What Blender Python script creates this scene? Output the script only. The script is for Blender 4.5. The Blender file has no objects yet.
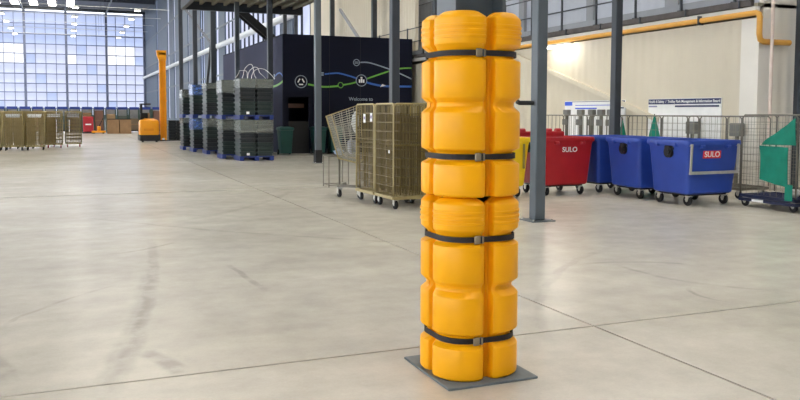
import bpy, bmesh, math, random
from mathutils import Vector, Matrix
random.seed(7)
PI = math.pi
scene = bpy.context.scene
COL = scene.collection

# ------------------------------------------------------------------ camera
YAW, PITCH, ROLL, EYE = math.radians(22.63), math.radians(3.75), math.radians(.18), 1.6
fw = Vector((math.sin(YAW)*math.cos(PITCH), math.cos(YAW)*math.cos(PITCH), -math.sin(PITCH)))
rt0 = Vector((math.cos(YAW), -math.sin(YAW), 0)); up0 = rt0.cross(fw)
rt = rt0*math.cos(ROLL) + up0*math.sin(ROLL); up = up0*math.cos(ROLL) - rt0*math.sin(ROLL)
cd = bpy.data.cameras.new('camera'); cam = bpy.data.objects.new('camera', cd); COL.objects.link(cam)
cam.matrix_world = Matrix(((rt.x, up.x, -fw.x, 0), (rt.y, up.y, -fw.y, 0), (rt.z, up.z, -fw.z, EYE), (0, 0, 0, 1)))
cd.sensor_width = 36.0; cd.lens = 36.0*797/800; cd.shift_y = -35/800; cd.clip_end = 600; cd.clip_start = .05
scene.camera = cam

# ------------------------------------------------------------------ world, exposure
w = bpy.data.worlds.new('sky'); scene.world = w; w.use_nodes = True
bg = w.node_tree.nodes['Background']; bg.inputs[0].default_value = (.88, .92, 1.0, 1); bg.inputs[1].default_value = 1.95
sd = bpy.data.lights.new('sun', 'SUN'); sd.energy = 17.0; sd.angle = math.radians(2); sd.color = (.88, .94, 1.0)      # outside, on the glazed left wall
sun = bpy.data.objects.new('sun', sd); COL.objects.link(sun); sun.rotation_euler = Vector((.83, .12, -.55)).to_track_quat('-Z', 'Y').to_euler()
scene.view_settings.view_transform = 'Standard'; scene.view_settings.look = 'None'
scene.view_settings.gamma = 1; scene.view_settings.use_curve_mapping = False
scene.view_settings.exposure = 0.08
ROOFLIGHT = 13.5          # radiance of the daylit rooflights

# ------------------------------------------------------------------ materials
def lin(c):
    return tuple((x/12.92 if x <= .04045 else ((x+.055)/1.055)**2.4) for x in [v/255 for v in c])
MATS = {}
def mat(name, rgb, rough=.5, metal=0.0, var=.08, scale=6.0, bump=0.0, spec=.5, coat=0.0, detail=3):
    """procedural principled material: sRGB base colour with soft noise variation"""
    if name in MATS: return MATS[name]
    m = bpy.data.materials.new(name); m.use_nodes = True; nt = m.node_tree; N = nt.nodes; L = nt.links
    p = N['Principled BSDF']; r, g, b = lin(rgb)
    tc = N.new('ShaderNodeTexCoord'); nz = N.new('ShaderNodeTexNoise'); nz.inputs['Scale'].default_value = scale
    nz.inputs['Detail'].default_value = detail
    L.new(tc.outputs['Object'], nz.inputs['Vector'])
    cr = N.new('ShaderNodeValToRGB'); cr.color_ramp.elements[0].position = .3; cr.color_ramp.elements[1].position = .7
    cr.color_ramp.elements[0].color = (r*(1-var), g*(1-var), b*(1-var), 1)
    cr.color_ramp.elements[1].color = (min(1, r*(1+var)), min(1, g*(1+var)), min(1, b*(1+var)), 1)
    L.new(nz.outputs['Fac'], cr.inputs[0]); L.new(cr.outputs[0], p.inputs['Base Color'])
    p.inputs['Roughness'].default_value = rough; p.inputs['Metallic'].default_value = metal
    p.inputs['Specular IOR Level'].default_value = spec; p.inputs['Coat Weight'].default_value = coat
    if bump:
        bn = N.new('ShaderNodeBump'); bn.inputs['Strength'].default_value = bump; bn.inputs['Distance'].default_value = .01
        L.new(nz.outputs['Fac'], bn.inputs['Height']); L.new(bn.outputs[0], p.inputs['Normal'])
    MATS[name] = m; return m

def emit_mat(name, rgb, strength):
    m = bpy.data.materials.new(name); m.use_nodes = True; nt = m.node_tree; p = nt.nodes['Principled BSDF']
    p.inputs['Base Color'].default_value = (.8, .8, .8, 1); p.inputs['Emission Color'].default_value = (*rgb, 1)
    p.inputs['Emission Strength'].default_value = strength; MATS[name] = m; return m

def pane_mat(name, rgb, var=.1):
    """translucent polycarbonate sheet lit by the daylight behind it"""
    m = bpy.data.materials.new(name); m.use_nodes = True; nt = m.node_tree; N = nt.nodes; L = nt.links
    N.remove(N['Principled BSDF']); out = N['Material Output']
    t = N.new('ShaderNodeBsdfTranslucent'); g = N.new('ShaderNodeBsdfGlossy'); g.inputs['Roughness'].default_value = .3
    mx = N.new('ShaderNodeMixShader'); mx.inputs[0].default_value = .05
    tc = N.new('ShaderNodeTexCoord'); nz = N.new('ShaderNodeTexNoise'); nz.inputs['Scale'].default_value = .35
    L.new(tc.outputs['Object'], nz.inputs['Vector'])
    r, gg, b = lin(rgb); cr = N.new('ShaderNodeValToRGB')
    cr.color_ramp.elements[0].position = .3; cr.color_ramp.elements[1].position = .7
    cr.color_ramp.elements[0].color = (r*(1-var), gg*(1-var), b*(1-var), 1); cr.color_ramp.elements[1].color = (min(1, r*(1+var)), min(1, gg*(1+var)), min(1, b*(1+var)), 1)
    L.new(nz.outputs['Fac'], cr.inputs[0]); L.new(cr.outputs[0], t.inputs['Color'])
    L.new(t.outputs[0], mx.inputs[1]); L.new(g.outputs[0], mx.inputs[2]); L.new(mx.outputs[0], out.inputs['Surface'])
    MATS[name] = m; return m

def film_mat(name, rgb, alpha):
    m = bpy.data.materials.new(name); m.use_nodes = True; p = m.node_tree.nodes['Principled BSDF']
    nt = m.node_tree; nz = nt.nodes.new('ShaderNodeTexNoise'); nz.inputs['Scale'].default_value = 4
    cr = nt.nodes.new('ShaderNodeMapRange'); cr.inputs[3].default_value = alpha-.15; cr.inputs[4].default_value = alpha+.15
    nt.links.new(nz.outputs['Fac'], cr.inputs[0]); nt.links.new(cr.outputs[0], p.inputs['Alpha'])
    p.inputs['Base Color'].default_value = (*lin(rgb), 1); p.inputs['Roughness'].default_value = .25
    MATS[name] = m; return m

def clad_mat(name, rgb, rough, period, axis):
    """profiled metal sheet: fine vertical ribs as relief"""
    m = mat(name, rgb, rough, 0, .06, .4); nt = m.node_tree; N = nt.nodes; L = nt.links
    tc = N.new('ShaderNodeTexCoord'); wv = N.new('ShaderNodeTexWave'); wv.bands_direction = axis
    wv.inputs['Scale'].default_value = PI/(10*period); bn = N.new('ShaderNodeBump'); bn.inputs['Strength'].default_value = .5; bn.inputs['Distance'].default_value = .03
    L.new(tc.outputs['Object'], wv.inputs['Vector']); L.new(wv.outputs['Fac'], bn.inputs['Height']); L.new(bn.outputs[0], N['Principled BSDF'].inputs['Normal'])
    return m

def concrete():
    m = bpy.data.materials.new('polished_concrete'); m.use_nodes = True; nt = m.node_tree; N = nt.nodes; L = nt.links
    p = N['Principled BSDF']; geo0 = N.new('ShaderNodeNewGeometry'); shf = N.new('ShaderNodeVectorMath'); shf.operation = 'ADD'; shf.inputs[1].default_value = (31.7, 53.3, 7.37); L.new(geo0.outputs['Position'], shf.inputs[0])
    def noise(s, d, stretch=None, rough=.55, dist=0):
        n = N.new('ShaderNodeTexNoise'); n.inputs['Scale'].default_value = s; n.inputs['Detail'].default_value = d
        n.inputs['Roughness'].default_value = rough; n.inputs['Distortion'].default_value = dist
        if stretch:
            mp = N.new('ShaderNodeMapping'); mp.inputs['Scale'].default_value = stretch[0]; mp.inputs['Rotation'].default_value = (0, 0, stretch[1])
            L.new(shf.outputs[0], mp.inputs['Vector']); L.new(mp.outputs[0], n.inputs['Vector'])
        else: L.new(shf.outputs[0], n.inputs['Vector'])
        return n
    def ramp(src, p0, c0, p1, c1):
        r = N.new('ShaderNodeValToRGB'); r.color_ramp.elements[0].position = p0; r.color_ramp.elements[1].position = p1
        r.color_ramp.elements[0].color = (*c0, 1); r.color_ramp.elements[1].color = (*c1, 1); L.new(src, r.inputs[0]); return r
    def mul(a, b, fac=1.0):
        x = N.new('ShaderNodeMix'); x.data_type = 'RGBA'; x.blend_type = 'MULTIPLY'; x.inputs[0].default_value = fac
        L.new(a, x.inputs[6]); L.new(b, x.inputs[7]); return x.outputs[2]
    base = ramp(noise(.5, 3, None, .5).outputs['Fac'], .25, lin((202, 197, 184)), .75, lin((224, 219, 207)))
    fine = ramp(noise(3.5, 7, None, .65).outputs['Fac'], .25, (.80, .80, .80), .75, (1, 1, 1))
    speck = ramp(noise(60, 2).outputs['Fac'], .3, (.96, .96, .96), .6, (1, 1, 1))
    blot = ramp(noise(.22, 3, None, .5).outputs['Fac'], .25, (.86, .865, .87), .75, (1, 1, 1))
    c = mul(base.outputs[0], fine.outputs[0]); c = mul(c, speck.outputs[0]); c = mul(c, blot.outputs[0])
    # tyre scuffs: worn arcs on the slab, each with its own circle, width, strength and extent
    def dist(cx, cy, warp):
        ad = N.new('ShaderNodeVectorMath'); ad.operation = 'MULTIPLY_ADD'; ad.inputs[1].default_value = (warp, warp, 0); ad.inputs[2].default_value = (-cx-warp/2, -cy-warp/2, 0)
        L.new(wob.outputs['Color'], ad.inputs[0]); sm = N.new('ShaderNodeVectorMath'); sm.operation = 'ADD'; L.new(ad.outputs[0], sm.inputs[0]); L.new(geo0.outputs['Position'], sm.inputs[1])
        ln = N.new('ShaderNodeVectorMath'); ln.operation = 'LENGTH'; L.new(sm.outputs[0], ln.inputs[0]); return ln.outputs['Value']
    wob = noise(2.2, 2); patch = noise(4.0, 4)
    def mr(src, a0, a1, b0, b1):
        r = N.new('ShaderNodeMapRange'); r.interpolation_type = 'SMOOTHSTEP'
        for k, v in zip((1, 2, 3, 4), (a0, a1, b0, b1)): r.inputs[k].default_value = v
        L.new(src, r.inputs[0]); return r.outputs[0]
    def op(o_, a, b):
        m_ = N.new('ShaderNodeMath'); m_.operation = o_
        for k, v in enumerate((a, b)):
            if isinstance(v, (int, float)): m_.inputs[k].default_value = v
            else: L.new(v, m_.inputs[k])
        return m_.outputs[0]
    grit = mr(patch.outputs['Fac'], .35, .6, .25, 1.0)
    for (cx, cy, r, wd, st, px, py, pr_) in ((-38.2, 12.6, 39.2, .05, .20, .5, 7.5, 3.4), (-31.9, 11.8, 32.8, .06, .15, .4, 6.5, 2.4), (0, 10.8, 1.4, .03, .2, .75, 9.6, .7), (2.2, 5.5, 2.87, .02, .14, -.1, 7.1, 1.0),
            (-2.76, 4.06, 3.5, .06, .3, .55, 5.18, .38), (-11.9, 6.85, 13.5, .03, .2, 1.5, 7.7, .8), (13.6, 9.4, 14.56, .05, .2, -.37, 5.4, .5), (6.85, 6.45, 1.53, .03, .2, 5.45, 6.0, .9), (5.6, 5.3, .5, .02, .2, 5.15, 5.4, .35),
            (5.19, 5.9, 1.08, .04, .16, 5.6, 6.8, .8), (14, 22, 16.5, .05, .14, 2.2, 10.5, 3.5), (-6, 20, 11, .06, .12, 3, 14, 3), (9, 2, 6.5, .04, .14, 4.2, 6.4, 2.5)):
        band = mr(op('ABSOLUTE', op('SUBTRACT', dist(cx, cy, .12), r), 0), wd*.5, wd*1.6, 1.0, 0.0); ext = mr(dist(px, py, .5), pr_*.45, pr_, 1.0, 0.0)
        k = op('SUBTRACT', 1.0, op('MULTIPLY', op('MULTIPLY', op('MULTIPLY', band, ext), grit), st))
        x = N.new('ShaderNodeMix'); x.data_type = 'RGBA'; x.blend_type = 'MULTIPLY'; x.inputs[0].default_value = 1.0
        L.new(c, x.inputs[6]); L.new(k, x.inputs[7]); c = x.outputs[2]
    strk = ramp(noise(1.0, 4, ((.5, 2.6, 1), .5)).outputs['Fac'], .3, (.90, .90, .905), .7, (1, 1, 1)); c = mul(c, strk.outputs[0])
    L.new(c, p.inputs['Base Color'])
    p.inputs['Roughness'].default_value = .25
    p.inputs['Specular IOR Level'].default_value = .40
    MATS['concrete'] = m; return m

CONC = concrete()
SUBF = mat('joint_filler', (112, 104, 92), .9)
YEL = mat('yellow_plastic', (250, 174, 4), .42, 0, .05, 3, .02, .3)
STRAP = mat('black_webbing', (30, 24, 26), .7, 0, .15, 40)
BUCK = mat('buckle_steel', (150, 138, 116), .4, .5)
MATG = mat('grey_rubber_mat', (104, 112, 116), .7, 0, .08, 20)
STEEL = mat('grey_steel_paint', (84, 92, 98), .45, 0, .07, 2)
STEELL = mat('light_grey_steel_paint', (128, 132, 138), .45, 0, .07, 2)
DARK = mat('dark_steel_paint', (52, 58, 66), .5, 0, .1, 2)
BLACK = mat('black_plastic', (24, 25, 28), .55, 0, .15, 8)
RUBBER = mat('black_rubber', (30, 30, 32), .8)
ZINC = mat('zinc_plated_steel', (196, 194, 186), .4, .4, .1, 12)
BLUE = mat('blue_bin_plastic', (42, 74, 168), .45, 0, .08, 3)
RED = mat('red_bin_plastic', (176, 28, 34), .42, 0, .08, 3)
YBIN = mat('yellow_bin_plastic', (246, 206, 20), .45, 0, .06, 3)
BADGE = mat('red_badge', (222, 40, 52), .5, 0, .04)
WHITE = mat('white_print', (242, 242, 240), .5, 0, .03)
BRASS = mat('bronze_zinc_wire', (122, 106, 60), .42, .3, .15, 5)
BRASSY = mat('yellow_zinc_wire', (190, 164, 62), .42, .3, .12, 5)
GALV = mat('galvanised_wire', (140, 136, 122), .4, .5, .12, 6)
GALVD = mat('dull_tube_steel', (112, 108, 98), .45, .4, .12, 6)
NBASE = mat('dark_navy_base', (20, 30, 66), .5, 0, .1, 4)
GREENB = mat('green_cloth', (8, 128, 106), .8, 0, .12, 6, .2)
NAVY = mat('navy_panel', (16, 20, 38), .7, 0, .08, .6, 0, .2)
NAVYG = mat('navy_grey_panel', (52, 55, 78), .7, 0, .08, .6, 0, .2)
CREAM = clad_mat('cream_wall_sheet', (210, 201, 180), .55, .3, 'Y')
PILA = mat('white_pilaster', (226, 222, 212), .55, 0, .05, 1)
CREAMX = clad_mat('cream_wall_sheet_end', (230, 224, 210), .55, .3, 'X')  # lighter than the long wall: light on this face put into the colour
GREYCL = clad_mat('grey_cladding', (168, 174, 186), .5, .4, 'Y')
BLUECL = clad_mat('blue_grey_cladding', (76, 90, 106), .5, .5, 'Y')
GASY = mat('ochre_gas_pipe', (214, 158, 66), .45, 0, .06, 4)
PINK = mat('pinkish_white_pipe', (222, 204, 192), .5)
TRAY = mat('dark_cable_tray', (72, 66, 64), .6, 0, .25, 5)
WBAND = mat('pale_fascia', (206, 206, 200), .5, 0, .06, 2)
CRATE = mat('dark_green_crate', (40, 54, 52), .5, 0, .18, 5)
CRATE2 = mat('black_crate', (34, 40, 44), .5, 0, .18, 5)
PALB = mat('blue_pallet', (26, 48, 118), .5, 0, .1, 4)
CARD = mat('brown_cardboard', (150, 118, 84), .85, 0, .12, 3)
TRUCK = mat('truck_orange_yellow', (244, 160, 22), .4, 0, .06, 2)
ROOFM = mat('dark_roof_sheet', (84, 88, 96), .6, 0, .1, .3)
DECKM = mat('deck_underside', (150, 146, 128), .6, 0, .1, 1)
PANE = pane_mat('pale_polycarbonate', (212, 214, 224)); PANEC = pane_mat('clear_polycarbonate', (246, 245, 244), .04); PANEB = pane_mat('blue_polycarbonate', (200, 206, 222))
MULL = mat('grey_blue_mullion', (104, 112, 136), .6, 0, .05, 1)
RLIGHT = emit_mat('daylit_rooflight', (1.0, .92, .79), ROOFLIGHT)
LAMPE = emit_mat('lamp_diffuser', (1.0, .97, .92), 12.0)
FILM = film_mat('stretch_film', (150, 156, 150), .32)
FILMB = film_mat('blue_stretch_film', (110, 140, 200), .5)
GBIN = mat('green_bin_plastic', (8, 66, 62), .5, 0, .1, 3)
RMAROON = mat('maroon_paint', (120, 28, 44), .5)
BRASST = mat('gold_frame_tube', (164, 148, 100), .42, .3, .12, 5)

# ------------------------------------------------------------------ mesh helpers
class MB:
    def __init__(s): s.v = []; s.f = []
    def add(s, vs, fs):
        o = len(s.v); s.v += [tuple(v) for v in vs]; s.f += [tuple(i+o for i in f) for f in fs]; return s
    def box(s, x0, x1, y0, y1, z0, z1):
        return s.add([(x0,y0,z0),(x1,y0,z0),(x1,y1,z0),(x0,y1,z0),(x0,y0,z1),(x1,y0,z1),(x1,y1,z1),(x0,y1,z1)],
                     [(0,3,2,1),(4,5,6,7),(0,1,5,4),(1,2,6,5),(2,3,7,6),(3,0,4,7)])
    def cbox(s, x0, x1, y0, y1, z0, z1, c):
        """box with chamfered edges (vertical edges and top/bottom rims)"""
        def ring(i, z):
            a0, a1, b0, b1 = x0+i, x1-i, y0+i, y1-i
            return [(a0+c,b0,z),(a1-c,b0,z),(a1,b0+c,z),(a1,b1-c,z),(a1-c,b1,z),(a0+c,b1,z),(a0,b1-c,z),(a0,b0+c,z)]
        return s.loft([ring(c, z0), ring(0, z0+c), ring(0, z1-c), ring(c, z1)])
    def loft(s, rings, cap0=True, cap1=True):
        n = len(rings[0]); vs = [p for r in rings for p in r]; fs = []
        for k in range(len(rings)-1):
            for i in range(n):
                j = (i+1) % n; fs.append((k*n+i, k*n+j, (k+1)*n+j, (k+1)*n+i))
        if cap0: fs.append(tuple(range(n))[::-1])
        if cap1: fs.append(tuple(range((len(rings)-1)*n, len(rings)*n)))
        return s.add(vs, fs)
    def bar(s, p, q, a, b=None, up=(0,0,1)):
        """rectangular bar from p to q, width a (sideways) and b (towards up)"""
        b = b or a; p = Vector(p); q = Vector(q); d = (q-p).normalized(); u = Vector(up)
        if abs(d.dot(u)) > .98: u = Vector((1,0,0))
        r = d.cross(u).normalized(); u = r.cross(d)
        c = [(-a/2,-b/2),(a/2,-b/2),(a/2,b/2),(-a/2,b/2)]
        return s.loft([[p+r*x+u*y for x,y in c], [q+r*x+u*y for x,y in c]])
    def cyl(s, p, q, r, n=12, r2=None):
        p = Vector(p); q = Vector(q); d = (q-p).normalized(); u = Vector((0,0,1)) if abs(d.z) < .9 else Vector((1,0,0))
        a = d.cross(u).normalized(); b = d.cross(a); r2 = r if r2 is None else r2
        R = lambda c, rr: [c+a*math.cos(t*2*PI/n)*rr+b*math.sin(t*2*PI/n)*rr for t in range(n)]
        return s.loft([R(p, r), R(q, r2)])
    def tube(s, pts, r, n=8, closed=False):
        P = [Vector(p) for p in pts]; m = len(P); rings = []; prev = None
        for i in range(m):
            d = (P[(i+1) % m]-P[i-1]) if (closed or 0 < i < m-1) else (P[1]-P[0] if i == 0 else P[-1]-P[-2])
            d.normalize()
            if prev is None:
                u = Vector((0,0,1)) if abs(d.z) < .9 else Vector((1,0,0)); a = d.cross(u).normalized()
            else: a = (prev - d*prev.dot(d)).normalized()
            prev = a; b = d.cross(a)
            rings.append([P[i]+a*math.cos(t*2*PI/n)*r+b*math.sin(t*2*PI/n)*r for t in range(n)])
        if closed: rings.append(rings[0]); return s.loft(rings, False, False)
        return s.loft(rings)
    def mesh(s, name):
        me = bpy.data.meshes.new(name); me.from_pydata(s.v, [], s.f); bm = bmesh.new(); bm.from_mesh(me)
        bmesh.ops.recalc_face_normals(bm, faces=bm.faces); bm.to_mesh(me); bm.free(); me.update(); return me
    def build(s, name, m, parent=None, smooth=None, loc=None):
        me = s.mesh(name); me.materials.append(m)
        if smooth is not None:
            me.polygons.foreach_set('use_smooth', [True]*len(me.polygons)); me.set_sharp_from_angle(angle=math.radians(smooth))
        return link(name, me, parent, loc)
def link(name, me, parent=None, loc=None, rot=None):
    o = bpy.data.objects.new(name, me); COL.objects.link(o)
    if parent: o.parent = parent
    if loc: o.location = loc
    if rot: o.rotation_euler = rot
    return o
def tag(o, label=None, cat=None, group=None, kind=None):
    if label: o['label'] = label
    if cat: o['category'] = cat
    if group: o['group'] = group
    if kind: o['kind'] = kind
    return o
def thing(name, label, cat, loc=(0,0,0), rz=0, group=None):
    o = bpy.data.objects.new(name, None); COL.objects.link(o); o.empty_display_size = .1
    o.location = loc; o.rotation_euler = (0, 0, rz); return tag(o, label, cat, group)
def dup(o, loc=None, rz=None, label=None, group=None, parent=None):
    c = o.copy(); COL.objects.link(c); c.parent = parent
    if loc is not None: c.location = loc
    if rz is not None: c.rotation_euler = (0, 0, rz)
    if label: c['label'] = label
    if group: c['group'] = group
    for ch in o.children: dup(ch, parent=c)
    return c
def text(body, size, m, parent, loc, rot, name='lettering', extrude=.002, align='CENTER', sx=1.0):
    cu = bpy.data.curves.new(name, 'FONT'); cu.body = body; cu.size = size; cu.extrude = extrude; cu.align_x = align; cu.align_y = 'CENTER'
    cu.offset = size*.012
    t = bpy.data.objects.new('tmp', cu); COL.objects.link(t); dg = bpy.context.evaluated_depsgraph_get()
    me = bpy.data.meshes.new_from_object(t.evaluated_get(dg)); bpy.data.objects.remove(t); me.materials.clear(); me.materials.append(m)
    o = link(name, me, parent, loc, rot); o.scale = (sx, 1, 1); return o
def rrect(hx, hy, r, z, n=4, cx=0, cy=0):
    pts = []
    for k, (sx, sy) in enumerate(((1,1),(-1,1),(-1,-1),(1,-1))):
        for i in range(n+1):
            a = PI/2*(k+i/n); pts.append((cx+sx*(hx-r)+r*math.cos(a), cy+sy*(hy-r)+r*math.sin(a), z))
    return pts

# ================================================================== THE SETTING
LX = -17.0               # left wall
WX, FY = 15.0, 172.0          # right main wall, far wall
# floor: a base with separate concrete bays and narrow sawn joints between them
fl_ = tag(MB().box(LX, WX, -20, FY, -.30, -.008).build('floor', SUBF), kind='structure')
xs = [LX, -7.9, 3.63, WX]; ys = [-20, -6.6, 4.9, 16.4, 27.9, 39.4, 50.9, 62.4, 85.4, 131.4, FY]; G = .011
for i in range(len(xs)-1):
    for j in range(len(ys)-1):
        MB().box(xs[i]+G, xs[i+1]-G, ys[j]+(.04 if ys[j] == 16.4 else G), ys[j+1]-(.04 if ys[j+1] == 16.4 else G), -.008, 0).build('concrete_bay', CONC, fl_)

# far wall: posts, girts and translucent sheets
wf = tag(MB().box(LX, WX+.3, FY-.15, FY+.15, 0, 1.0).build('wall_far', BLUECL), kind='structure')
posts = [LX+.2, -14.8, -7.35, .1, 7.55, WX-.2]
zs = [1.0, 2.3, 3.75, 5.4, 7.1, 9.0, 11.0, 12.9, 14.8, 16.7, 18.7, 21.0]
pane_me = {}
def pane(w_, h_, t, m):
    k = (round(w_, 3), round(h_, 3), t, m.name)
    if k not in pane_me:
        me = MB().box(-w_/2, w_/2, -.02, .02, -h_/2, h_/2).mesh('pane') if t == 'x' else MB().box(-.02, .02, -w_/2, w_/2, -h_/2, h_/2).mesh('pane')
        me.materials.append(m); pane_me[k] = me
    return pane_me[k]
for b in range(len(posts)-1):
    x0, x1 = posts[b], posts[b+1]; near = x0 > -16; n = 4 if near else 1; wd = (x1-x0)/n
    for k in range(len(zs)-1):
        for s_ in range(n):
            h_ = zs[k+1]-zs[k]; xm = x0+wd*(s_+.5); bright = k in (6, 7) and (xm < -7.3 or 7.5 < xm < 13 or (.1 < xm < 2.5 and k == 6))
            m = PANEC if bright else (PANEB if (k >= 8 or (k*7+s_*3+b) % 11 == 0) else PANE)
            link('glazing_panel', pane(wd-.02, h_-.02, 'x', m), wf, (x0+wd*(s_+.5), FY, (zs[k]+zs[k+1])/2))
    if near:
        for s_ in range(1, n): MB().box(x0+wd*s_-.055, x0+wd*s_+.055, FY-.22, FY-.03, 1, 21).build('mullion', MULL, wf)
for x in posts: MB().box(x-.22, x+.22, FY-.9, FY-.25, 0, 21.5).build('post', MULL, wf)
for z in zs[1:]: MB().box(LX, WX, FY-.25, FY-.04, z-.085, z+.085).build('girt', MULL, wf)

# right main wall of the hall: cladding and translucent strips between Y stations
wr = tag(MB().box(WX, WX+.3, -20, FY, 0, .6).build('wall_right', BLUECL), kind='structure')
strips = [(-20, 47, GREYCL), (47, 51.5, CREAM), (51.5, 56, PANE), (56, 59.6, BLUECL), (59.6, 61.6, PANE), (61.6, 63.6, BLUECL), (63.6, 74.8, PANE), (74.8, 76.6, BLUECL),
          (76.6, 82.5, PANE), (82.5, 86, BLUECL), (86, 88, PANE), (88, 95.5, BLUECL), (95.5, 98.6, PANEB), (98.6, 108, BLUECL), (108, 109.5, PANE), (109.5, 122.5, BLUECL), (122.5, 124.5, PANE), (124.5, 130, BLUECL),
          (130, 132.5, PANE), (132.5, 147, BLUECL), (147, 149, PANEB), (149, FY, BLUECL)]
for y0, y1, m in strips:
    if m in (PANE, PANEB):
        n = max(1, round((y1-y0)/1.9)); d = (y1-y0)/n
        for i in range(n):
            for z0, z1 in ((.6, 5.5), (5.5, 10.5), (10.5, 15.5), (15.5, 21.8)):
                link('glazing_panel', pane(d-.06, z1-z0-.1, 'y', m), wr, (WX+.15, y0+d*(i+.5), (z0+z1)/2))
            MB().box(WX-.02, WX+.12, y0+d*i-.06, y0+d*i+.06, .6, 21.8).build('mullion', DARK, wr)
    else:
        MB().box(WX, WX+.25, y0, y1, .6, 21.8).build('cladding_panel', m, wr)
for z in (5.5, 10.5, 15.5): MB().box(WX-.06, WX+.02, 47, FY, z-.09, z+.09).build('girt', STEEL, wr)

# unseen walls closing the hall; low left glazing added to side-light the guard
wl = tag(MB().box(LX-.3, LX, -20, FY, 0, 1.2).build('wall_left', BLUECL), kind='structure')
for k in range(16):
    y0 = -20+12*k; link('glazing_panel', pane(12.0, 8.9, 'y', PANEC), wl, (LX-.15, y0+6, 5.65)); MB().box(LX-.3, LX, y0-.05, y0+12.05, 10.05, 22.05).build('cladding_panel', BLUECL, wl); MB().box(LX-.45, LX+.2, y0-.25, y0+.25, 0, 22).build('post', STEEL, wl)
wb = tag(MB().box(LX, WX+.3, -20.3, -20, 0, 2.4).build('wall_back', BLUECL), kind='structure')
for k in range(3):
    x0 = LX+10.7*k; MB().box(x0, x0+10.65, -20.3, -20, 2.4, 22).build('cladding_panel', BLUECL, wb); MB().box(x0-.2, x0+.2, -20, -19.7, 0, 22).build('post', STEEL, wb)

# roof: sheet, deep beams along X as baffles, and rows of rooflights
ce = tag(MB().box(LX-.6, WX+.6, -20.6, FY+.6, 22.0, 22.3).build('ceiling', ROOFM), kind='structure')
rl = MB().box(-.65, .65, -6, 6, -.02, .02).mesh('rooflight'); rl.materials.append(RLIGHT)
for j, yc in enumerate((-8, 16, 40, 64, 88, 112, 137, 163)):
    for i in range(10): link('rooflight', rl, ce, (-15.0+3.2*i, yc, 21.95)) if (i > 4 and yc < 130) or (yc > 130 and i < 6) else None  # near rows are unseen, set to the right to brighten that floor
for yb in [-17+6*k for k in range(29)]+[170.5]: MB().box(LX, WX, yb-.12, yb+.12, 20.9 if yb < 160 else 21.3, 21.9).build('roof_beam', DARK, ce)  # unseen near beams added deep to baffle rooflight glare on the floor
for xb in (-7.35, .1, 7.55): MB().box(xb-.12, xb+.12, 100, FY, 20.9, 21.2).build('roof_beam', STEEL, ce)

# ---- inner block on the right: cream wall, gallery edge, railing
BX, BY0, BY1 = 13.4, 12.65, 30.3
blk = tag(MB().box(BX, BX+.12, BY0, 44, 0, 3.62).build('wall_gallery', CREAM), kind='structure')
MB().box(BX+.12, WX, BY0, BY0+.12, 0, 7.5).build('end_wall', CREAMX, blk)
MB().box(BX-.05, BX+.3, BY0-.06, BY0+.42, 0, 3.6).build('pilaster', PILA, blk)
fa = MB().box(BX-.10, BX+.02, BY0, 44, 3.72, 3.84).build('fascia', WBAND, blk)
MB().box(BX-.05, WX, BY0, 44, 3.84, 3.92).build('gallery_floor', DECKM, blk)
MB().box(BX-.14, BX-.04, BY0+.1, 44, 3.86, 3.99).build('cable_tray', TRAY, blk)
for yy in [BY0+.4+1.6*k for k in range(19)]:
    MB().box(BX-.17, BX-.03, yy-.015, yy+.015, 3.84, 4.0).build('tray_bracket', DARK, blk)
MB().bar((BX-.03, 22.4, 3.45), (BX-.03, 15.6, 1.45), .12, .12).build('diagonal_brace', CREAM, blk)
# railing on the gallery: posts, rails
rg = thing('gallery_railing', 'dark grey tube railing along the upper gallery edge', 'railing', (BX-.08, BY0+.6, 3.99))
for k in range(19):
    y = 1.63*k
    MB().bar((0, y, 0), (0, y, 1.15), .045, .045).build('railing_post', DARK, rg); MB().box(-.06, .06, y-.06, y+.06, 0, .02).build('foot_plate', DARK, rg)
for z in (.55, 1.1): MB().tube([(0, -.3, z), (0, 29.6, z)], .02, 8).build('rail', DARK, rg, 40)
MB().box(.03, .05, -.3, 29.6, .02, .17).build('toe_board', STEELL, rg)

# upper wall panels of the gallery, standing back at the main wall: darker pilaster strips
for y, wd in ((20.6, .35), (17.0, .5), (24.6, .35)):
    MB().box(WX-.12, WX-.005, y-wd/2, y+wd/2, 3.92, 9).build('gallery_pilaster', STEELL, wr)
for z in (4.9, 5.7, 6.5): MB().box(WX-.03, WX-.005, 12.8, 46, z-.012, z+.012).build('panel_joint', STEEL, wr)
tag(MB().bar((WX-.15, 13.9, 5.1), (WX-.15, 14.9, 4.2), .07, .07).build('sloping_red_pipe', RMAROON), 'short sloping maroon pipe on the upper wall above the ochre pipe', 'pipe')
tag(MB().box(WX-.32, WX-.06, 37.4, 37.75, 3.95, 9).build('maroon_downpipe', RMAROON), 'tall narrow maroon downpipe above the right end of the navy wall', 'pipe')

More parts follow.
